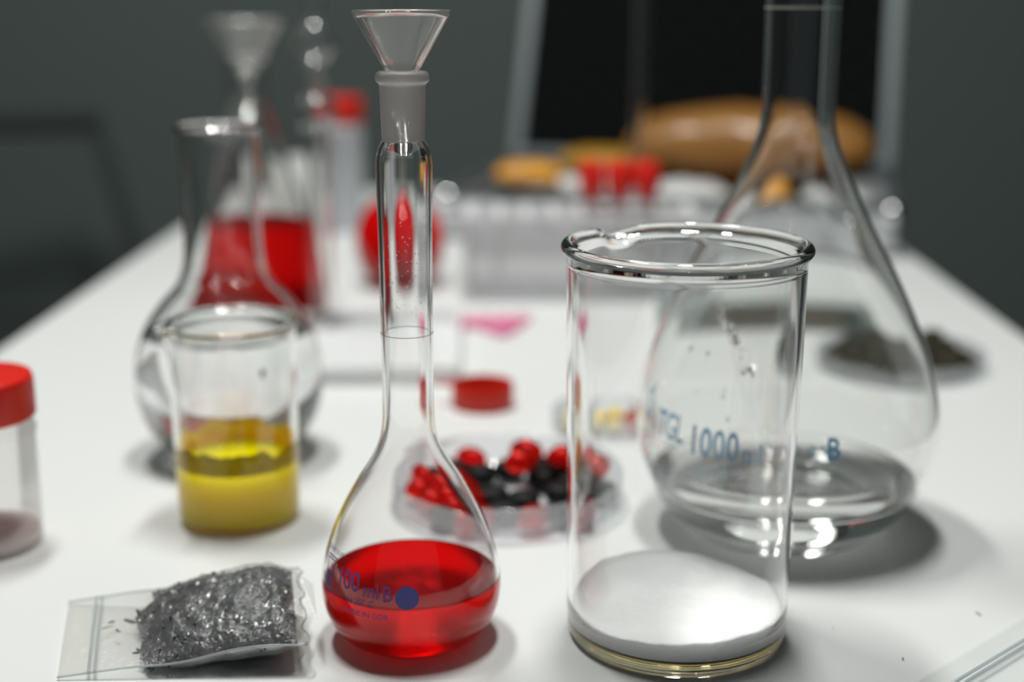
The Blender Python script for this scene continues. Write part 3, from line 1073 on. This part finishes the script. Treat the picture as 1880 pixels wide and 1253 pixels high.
# ------------------------------------------------------------------ thick greenish glass tray behind the big flask
gt = thing('glass_tray', 'thick greenish glass slab tray behind the tall beaker', 'tray', (0.1500, 0.9080, 0), (0, 0, R(-4)))
obj('glass_base', box_bm(0.150, 0.060, 0.004, 0.001, (0, 0, 0.002)), 'green_glass', gt, smooth=False)
for sx, sy, lx, ly in ((0.150, 0.004, 0, -0.028), (0.150, 0.004, 0, 0.028), (0.004, 0.052, -0.073, 0), (0.004, 0.052, 0.073, 0)):
    obj('glass_wall', box_bm(sx, sy, 0.007, 0.001, (lx, ly, 0.0076)), 'green_glass', gt, smooth=False)

# ------------------------------------------------------------------ dish of dried dark herb on the right
HD = (0.2085, 0.7900)
petri('herb_dish', 'shallow clear dish heaped with dark dried herb near the right table edge', (*HD, 0), 0.0470, 0.0100, 'dish_film')
random.seed(21)
hb = bmesh.new()


def herb_h(x, y):
    d = math.hypot(x, y) / 0.044
    n = noise.fractal(Vector((x * 70, y * 70, 9.2)), 1.0, 2.0, 4)
    return max(0.0018, 0.004 + 0.0170 * (1 - d ** 1.8) * (0.85 + 0.4 * n) + 0.0012 * n)


heap = heap_bm(0.0430, 0.0015, herb_h, 20, 64)
join_bm(hb, heap)


def flake(bm, p, size, rng, mi):
    a = Vector((rng.gauss(0, 1), rng.gauss(0, 1), rng.gauss(0, 0.6))).normalized()
    b = a.cross(Vector((rng.gauss(0, 1), rng.gauss(0, 1), rng.gauss(0, 1)))).normalized()
    c = a.cross(b)
    L, W, TH = size * rng.uniform(0.6, 1.5), size * rng.uniform(0.25, 0.6), size * rng.uniform(0.08, 0.25)
    vs_ = []
    for s, k in ((-1, 0.55), (0.1, 1.0), (1, 0.35)):
        for q in ((1, 0), (0, 1), (-1, 0), (0, -1)):
            vs_.append(bm.verts.new(p + a * L * s * 0.5 + b * W * k * q[0] * 0.5 + c * (TH * q[1] * 0.5 + (0.15 * size if s == 0.1 else 0))))
    for r0 in (0, 4):
        for q in range(4):
            f = bm.faces.new((vs_[r0 + q], vs_[r0 + (q + 1) % 4], vs_[r0 + 4 + (q + 1) % 4], vs_[r0 + 4 + q]))
            f.material_index = mi
    bm.faces.new(vs_[0:4]).material_index = mi
    bm.faces.new(vs_[8:12]).material_index = mi


rng = random.Random(5)
for i in range(1500):
    r = 0.0435 * math.sqrt(rng.random())
    a = rng.uniform(0, 2 * PI)
    x, y = r * math.cos(a), r * math.sin(a)
    if math.hypot(x, y) > 0.0415:
        continue
    flake(hb, Vector((x, y, herb_h(x, y) + rng.uniform(-0.0002, 0.0012))), 0.0032, rng, 1 if rng.random() < 0.3 else 0)
h = obj('dried_herb', hb, ['herb_dark', 'herb_brown'], None, smooth=False, loc=(*HD, 0))
tag(h, 'heap of dark dried herb in the clear dish on the right', 'herb', kind='stuff')


# ------------------------------------------------------------------ zip bag with dark chips, lying in front on the left
zb_ = thing('zip_bag', 'small clear zip bag packed with dark glossy chips, lying in the left foreground', 'bag', (0, 0, 0))
P00, P01 = Vector((-0.1497, 0.4042, 0.0006)), Vector((-0.1640, 0.4600, 0.0006))
P10, P11 = Vector((-0.0720, 0.4095, 0.0105)), Vector((-0.0815, 0.4560, 0.0165))
NU, NV = 90, 54


def bag_pt(u, v, side, inset=0.0):
    e = P00.lerp(P10, u)
    f = P01.lerp(P11, u)
    if inset and u < 0.5:
        u += (0.5 - u) * (0.28 + 0.45 * noise.noise(Vector((v * 5.0, 2.0, 0.5))))
        e = P00.lerp(P10, u)
        f = P01.lerp(P11, u)
    p = e.lerp(f, v)
    k = max(0.0, min(1.0, (u - 0.20) / 0.42))
    k = k * k * (3 - 2 * k)
    end = max(0.0, min(1.0, (1 - u) / 0.13))
    end = math.sin(end * PI / 2)
    prof = max(0.0, math.sin(PI * v)) ** 0.62
    n = noise.fractal(Vector((u * 7 + 3, v * 5, side * 4.0)), 1.0, 2.0, 4)
    fine = noise.fractal(Vector((u * 30, v * 22, side * 9.0)), 0.8, 2.0, 4)
    full = k * end * prof
    if side > 0:
        hgt = 0.0105 * full * (1 + 0.20 * n) + 0.0010 * fine * min(1, full * 2 + 0.15) * prof
        hgt += 0.0007 * (1 - k) * prof
        p.z += max(hgt - inset, 0.0002 if not inset else -0.002)
    else:
        hgt = 0.0115 * full * (1 + 0.15 * n)
        p.z = max(0.0004 + inset, p.z - hgt + inset)
    if not inset:
        p.z += 0.0012 * math.sin(u * 9 + 1.0) * (1 - prof) * k
    return p


def sheet(side, u0, u1, v0=0.0, v1=1.0, inset=0.0, nu=NU, nv=NV, bm=None):
    bm = bm or bmesh.new()
    g = [[bm.verts.new(bag_pt(u0 + (u1 - u0) * i / nu, v0 + (v1 - v0) * j / nv, side, inset)) for j in range(nv + 1)] for i in range(nu + 1)]
    for i in range(nu):
        for j in range(nv):
            bm.faces.new((g[i][j], g[i + 1][j], g[i + 1][j + 1], g[i][j + 1]))
    return bm, g


ts, _ = sheet(1, 0, 1)
obj('top_film', ts, 'bag_film', zb_)
bs, _ = sheet(-1, 0, 1)
obj('bottom_film', bs, 'bag_flat', zb_)
# welded seams and zip
for v_ in (0.0, 1.0):
    pts = [bag_pt(i / 40, v_, 1) + Vector((0, 0, 0.0002)) for i in range(41)]
    obj('side_seam', tube_bm(pts, 0.00035, 6), 'zip_track', zb_)
pts = [bag_pt(1.0, j / 24, 1) + Vector((0.0010 * math.sin(j * 0.9), 0, 0.0008 * math.sin(j * 0.7))) for j in range(25)]
obj('end_seam', tube_bm(pts, 0.0004, 6), 'zip_track', zb_)
for u_ in (0.125, 0.150):
    pts = [bag_pt(u_, j / 24, 1) + Vector((0, 0, 0.0003)) for j in range(25)]
    obj('zip_strip', tube_bm(pts, 0.00045, 6), 'zip_track', zb_)
# folded corner flap at the raised end
fp = bmesh.new()
c0, c1 = bag_pt(0.93, 0.20, 1), bag_pt(0.93, 0.92, 1)
cor = Vector((-0.0695, 0.4180, 0.0150))
q = [bm_v for bm_v in (fp.verts.new(c0 + Vector((0, 0, .0004))), fp.verts.new((c0 + c1) / 2 + Vector((0.006, 0, .0035))), fp.verts.new(c1 + Vector((0, 0, .0006))), fp.verts.new(cor), fp.verts.new((c1 + cor) / 2 + Vector((0.004, 0.004, 0.001))))]
fp.faces.new((q[0], q[3], q[1]))
fp.faces.new((q[1], q[3], q[4]))
fp.faces.new((q[1], q[4], q[2]))
obj('corner_flap', fp, 'bag_film', zb_, smooth=False)
# the chips: a packed body with loose flakes on it
cb = bmesh.new()
_, gt_ = sheet(1, 0.30, 0.965, 0.05, 0.95, 0.0010, 60, 40, cb)
_, gb_ = sheet(-1, 0.30, 0.965, 0.05, 0.95, 0.0004, 60, 40, cb)
rim1 = [gt_[i][0] for i in range(61)] + [gt_[60][j] for j in range(1, 41)] + [gt_[i][40] for i in range(59, -1, -1)] + [gt_[0][j] for j in range(39, 0, -1)]
rim2 = [gb_[i][0] for i in range(61)] + [gb_[60][j] for j in range(1, 41)] + [gb_[i][40] for i in range(59, -1, -1)] + [gb_[0][j] for j in range(39, 0, -1)]
for k in range(len(rim1)):
    k2 = (k + 1) % len(rim1)
    try:
        cb.faces.new((rim1[k], rim1[k2], rim2[k2], rim2[k]))
    except ValueError:
        pass
rng = random.Random(9)
for i in range(900):
    u, v = rng.uniform(0.27, 0.965), rng.uniform(0.05, 0.95)
    if u < 0.36 + 0.06 * math.sin(v * 9) and rng.random() < 0.55:
        continue
    p = bag_pt(u, v, 1, 0.0013)
    flake(cb, p, rng.uniform(0.0014, 0.0032), rng, 1 if rng.random() < 0.10 else 0)
for i in range(200):
    u, v = rng.uniform(0.30, 0.95), rng.uniform(0.02, 0.12)
    p = bag_pt(u, v, 1, 0.0010) - Vector((0, 0, rng.uniform(0, 0.002)))
    flake(cb, p, rng.uniform(0.0014, 0.0028), rng, 1 if rng.random() < 0.25 else 0)
ch = obj('dark_chips', cb, ['charcoal_chip', 'charcoal_fleck'], zb_, smooth=False)
ch['kind'] = 'stuff'
for uu, vv, ang in ((0.20, 0.62, 0.5), (0.185, 0.55, 1.3), (0.235, 0.48, 0.1)):
    fb_ = bmesh.new()
    flake(fb_, Vector((0, 0, 0)), 0.0042, random.Random(int(uu * 1000)), 0)
    bmesh.ops.scale(fb_, vec=(1, 1, 0.2), verts=fb_.verts)
    obj('loose_chip', fb_, 'herb_brown', zb_, smooth=False, loc=bag_pt(uu, vv, 1) - Vector((0, 0, 0.0003)), rot=(0, 0, ang))

# ------------------------------------------------------------------ flat zip bag at the lower right corner
zf = thing('empty_zip_bag', 'flat clear plastic zip bag at the lower right corner of the table', 'bag', (0.1190, 0.4065, 0), (0, 0, R(43.5)))
eb = bmesh.new()
LNG, WID = 0.100, 0.070
g = []
for i in range(31):
    row = []
    for j in range(21):
        x, y = LNG * (i / 30) - 0.02, -WID * j / 20
        n = noise.fractal(Vector((x * 40, y * 40, 1.5)), 1.0, 2.0, 3)
        row.append(eb.verts.new((x, y, 0.0012 + (0.0012 * n + 0.0010 if 0.006 < -y < WID - 0.004 else 0))))
    g.append(row)
for i in range(30):
    for j in range(20):
        eb.faces.new((g[i][j], g[i + 1][j], g[i + 1][j + 1], g[i][j + 1]))
obj('top_film', eb, 'clear_zip_film', zf)
bf = bmesh.new()
bf.faces.new([bf.verts.new(p) for p in ((-0.02, 0, 0.0004), (LNG - 0.02, 0, 0.0004), (LNG - 0.02, -WID, 0.0004), (-0.02, -WID, 0.0004))])
obj('bottom_film', bf, 'clear_zip_film', zf, smooth=False)
for yy in (-0.0100, -0.0122):
    obj('zip_strip', tube_bm([(-0.02, yy, 0.0026), (LNG - 0.02, yy, 0.0026)], 0.0006, 8), 'zip_track', zf)

# ------------------------------------------------------------------ aluminium case with black foam lid at the far end
CA = R(-12.6)
cs = thing('aluminium_case', 'open silver aluminium case with black foam-lined lid at the far end of the table', 'case', (-0.079, 1.200, 0), (0, 0, CA))
CW, CD, CH = 0.372, 0.240, 0.040
obj('case_floor', box_bm(CW, CD, 0.004, 0.001, (CW / 2, CD / 2, 0.004)), 'black_matte', cs, smooth=False)
for sx, sy, lx, ly in ((CW, 0.005, CW / 2, 0.0025), (CW, 0.005, CW / 2, CD - 0.0025), (0.005, CD - 0.010, 0.0025, CD / 2), (0.005, CD - 0.010, CW - 0.0025, CD / 2)):
    obj('shell_wall', box_bm(sx, sy, CH - 0.004, 0.0008, (lx, ly, CH / 2 + 0.001)), 'aluminium_panel', cs, smooth=False)
for sx, sy, lx, ly in ((CW, 0.009, CW / 2, 0.0035), (CW, 0.009, CW / 2, CD - 0.0035), (0.009, CD - 0.016, 0.0035, CD / 2), (0.009, CD - 0.016, CW - 0.0035, CD / 2)):
    obj('edge_rail', box_bm(sx, sy, 0.008, 0.0015, (lx, ly, CH)), 'aluminium', cs, smooth=False)
for cx_, cy2 in ((0.003, 0.003), (CW - 0.003, 0.003), (0.003, CD - 0.003), (CW - 0.003, CD - 0.003)):
    c = bmesh.new()
    bmesh.ops.create_uvsphere(c, u_segments=20, v_segments=12, radius=0.0085)
    obj('corner_cap', c, 'chrome', cs, loc=(cx_, cy2, CH - 0.004))
hd = obj('carry_handle', tube_bm([(CW * 0.14, -0.001, 0.030), (CW * 0.14, -0.010, 0.030), (CW * 0.155, -0.014, 0.030), (CW * 0.225, -0.014, 0.030), (CW * 0.24, -0.010, 0.030), (CW * 0.24, -0.001, 0.030)], 0.0055, 10), 'black_matte', cs)
for lx in (0.45, 0.88):
    obj('latch', box_bm(0.024, 0.004, 0.024, 0.001, (CW * lx, -0.002, CH - 0.004)), 'chrome', cs, smooth=False)
# lid, leaning back from the hinge line
LEAN = R(26)
LH = 0.250


def lid_pt(x, h, d):
    """x along the hinge, h up the lid, d towards the inside of the lid (forwards)."""
    return Vector((x, CD - 0.002 + h * math.sin(LEAN) - d * math.cos(LEAN), CH + 0.005 + h * math.cos(LEAN) + d * math.sin(LEAN)))


def lid_box(x0, x1, h0, h1, d0, d1):
    bm = bmesh.new()
    v = [bm.verts.new(lid_pt(x, h_, d)) for x in (x0, x1) for h_ in (h0, h1) for d in (d0, d1)]
    for f in ((0, 1, 3, 2), (4, 6, 7, 5), (0, 4, 5, 1), (2, 3, 7, 6), (0, 2, 6, 4), (1, 5, 7, 3)):
        bm.faces.new([v[i] for i in f])
    bmesh.ops.bevel(bm, geom=list(bm.edges), offset=0.0012, segments=2, affect='EDGES')
    return bm


lidp = obj('lid', lid_box(0, CW, 0.0, LH, -0.045, -0.041), 'aluminium_panel', cs, smooth=False)
for x0, x1, h0, h1 in ((0, 0.011, 0, LH), (CW - 0.011, CW, 0, LH), (0.011, CW - 0.011, LH - 0.011, LH), (0.011, CW - 0.011, 0, 0.008)):
    obj('lid_frame', lid_box(x0, x1, h0, h1, -0.041, 0.0), 'aluminium', lidp, smooth=False)
fm = bmesh.new()
NX_, NH_ = 124, 80
gr = []
for i in range(NX_ + 1):
    row = []
    for j in range(NH_ + 1):
        x, h_ = 0.011 + (CW - 0.022) * i / NX_, 0.008 + (LH - 0.019) * j / NH_
        d = -0.017 + 0.007 * math.sin(x * 2 * PI / 0.034) * math.sin(h_ * 2 * PI / 0.034)
        row.append(fm.verts.new(lid_pt(x, h_, d)))
    gr.append(row)
for i in range(NX_):
    for j in range(NH_):
        fm.faces.new((gr[i][j], gr[i + 1][j], gr[i + 1][j + 1], gr[i][j + 1]))
obj('foam_lining', fm, 'black_foam', lidp)
for lx in (0.03, CW - 0.03):
    obj('hinge', tube_bm([(lx - 0.015, CD + 0.004, CH), (lx + 0.015, CD + 0.004, CH)], 0.004, 12), 'chrome', cs)


# contents: soft packets, each a thing
def pillow_bm(sx, sy, sz, seed, nx=36, ny=24, wr=0.12):
    bm = bmesh.new()
    gs = []
    for side in (1, -1):
        g_ = []
        for i in range(nx + 1):
            row = []
            for j in range(ny + 1):
                a, b = -1 + 2 * i / nx, -1 + 2 * j / ny
                e = max(0.0, (1 - abs(a) ** 2.6)) ** 0.5 * max(0.0, (1 - abs(b) ** 2.6)) ** 0.5
                n = noise.fractal(Vector((a * 3 + seed, b * 3, side)), 1.0, 2.0, 4)
                ox = 1 - 0.10 * abs(b) ** 3
                oy = 1 - 0.10 * abs(a) ** 3
                z = (sz / 2) * e * (1 + wr * n) * side
                row.append(bm.verts.new((a * sx / 2 * ox, b * sy / 2 * oy, sz / 2 + z)))
            g_.append(row)
        gs.append(g_)
        for i in range(nx):
            for j in range(ny):
                bm.faces.new((g_[i][j], g_[i + 1][j], g_[i + 1][j + 1], g_[i][j + 1]))
    bmesh.ops.remove_doubles(bm, verts=bm.verts, dist=1e-5)
    return bm


def in_case(x, y):
    return (-0.079 + x * math.cos(CA) - y * math.sin(CA), 1.200 + x * math.sin(CA) + y * math.cos(CA))


def packet(name, label, cat, x, y, z, size, mat, seed, rz=0.0, group=None, tilt=(0, 0)):
    px, py = in_case(x, y)
    o = obj(name, pillow_bm(*size, seed), mat, None, loc=(px, py, z), rot=(tilt[0], tilt[1], CA + rz))
    return tag(o, label, cat, group)


packet('brown_parcel', 'large rounded brown wrapped parcel in the open case', 'parcel', 0.245, 0.140, 0.0320, (0.225, 0.100, 0.0740), 'brown_wrap', 2.0)
packet('grey_cushion', 'flat dark cushion under the brown parcel in the case', 'cushion', 0.245, 0.140, 0.0065, (0.210, 0.100, 0.0220), 'black_matte', 12.0)
packet('orange_packet', 'bright orange plastic packet at the left of the open case', 'packet', 0.055, 0.085, 0.0380, (0.062, 0.055, 0.0200), 'orange_powder', 3.0, R(8))
packet('orange_packet', 'duller orange packet lying behind the bright one in the case', 'packet', 0.105, 0.176, 0.0385, (0.080, 0.060, 0.0230), 'ochre_powder', 5.0, R(-6))
packet('white_packet', 'white plastic packet under the bright orange one in the case', 'packet', 0.062, 0.085, 0.0065, (0.092, 0.085, 0.0315), 'white_wrap', 4.0)
packet('white_packet', 'white packet at the back left of the case, under dull orange one', 'packet', 0.080, 0.176, 0.0065, (0.110, 0.078, 0.0315), 'white_wrap', 7.0)
packet('white_packet', 'glossy white packet in the middle of the case beside the red stoppers', 'packet', 0.130, 0.075, 0.0065, (0.055, 0.105, 0.0520), 'white_wrap', 8.0)
packet('white_packet', 'white packet in front of the brown parcel, right of the red stoppers', 'packet', 0.200, 0.045, 0.0065, (0.085, 0.065, 0.0440), 'white_wrap', 9.0)
packet('orange_packet', 'small orange packet in front of the brown parcel', 'packet', 0.265, 0.050, 0.0065, (0.045, 0.060, 0.0480), 'orange_powder', 10.0)
packet('white_packet', 'white packet at the right front of the case', 'packet', 0.325, 0.045, 0.0065, (0.065, 0.070, 0.0420), 'white_wrap', 11.0)

# ------------------------------------------------------------------ dark chair in the shade behind the table
chx = thing('dark_chair', 'dark grey chair standing in the dark behind the left side of the table', 'chair', (-0.72, 1.95, FLOOR), (0, 0, R(14)))
obj('seat', box_bm(0.40, 0.40, 0.05, 0.015, (0, 0, 0.445)), 'chair_grey', chx)
obj('backrest', box_bm(0.22, 0.025, 0.035, 0.010, (0, 0.19, 0.760)), 'chair_grey', chx)
for sx in (-1, 1):
    obj('leg', tube_bm([(sx * 0.18, -0.18, 0), (sx * 0.18, -0.17, 0.43)], 0.014), 'chair_grey', chx)
    obj('leg', tube_bm([(sx * 0.18, 0.20, 0), (sx * 0.18, 0.17, 0.43), (sx * 0.10, 0.19, 0.755)], 0.012), 'chair_grey', chx)

# ------------------------------------------------------------------ specks of dust on the table
random.seed(3)
for i, (x, y, s) in enumerate([(0.1535, 0.4570, 0.0009), (-0.0695, 0.4880, 0.0011), (-0.0985, 0.4135, 0.0009), (0.1010, 0.4450, 0.0005), (0.1190, 0.4230, 0.0006)]):
    b = bmesh.new()
    flake(b, Vector((0, 0, 0)), s * 2.2, random.Random(i), 0)
    mz = min(v.co.z for v in b.verts)
    bmesh.ops.translate(b, vec=(0, 0, -mz), verts=b.verts)
    o = obj('dust_speck', b, 'dust_grey', None, smooth=False, loc=(x, y, 0))
    tag(o, ['tiny grey speck on the table right of the big flask', 'tiny grey speck on the table between yellow beaker and red flask', 'tiny dark speck on the table in front of the zip bag',
            'tiny grey speck on the table right of the tall beaker', 'tiny grey speck on the table near the lower right bag'][i], 'speck', 'specks on the table')
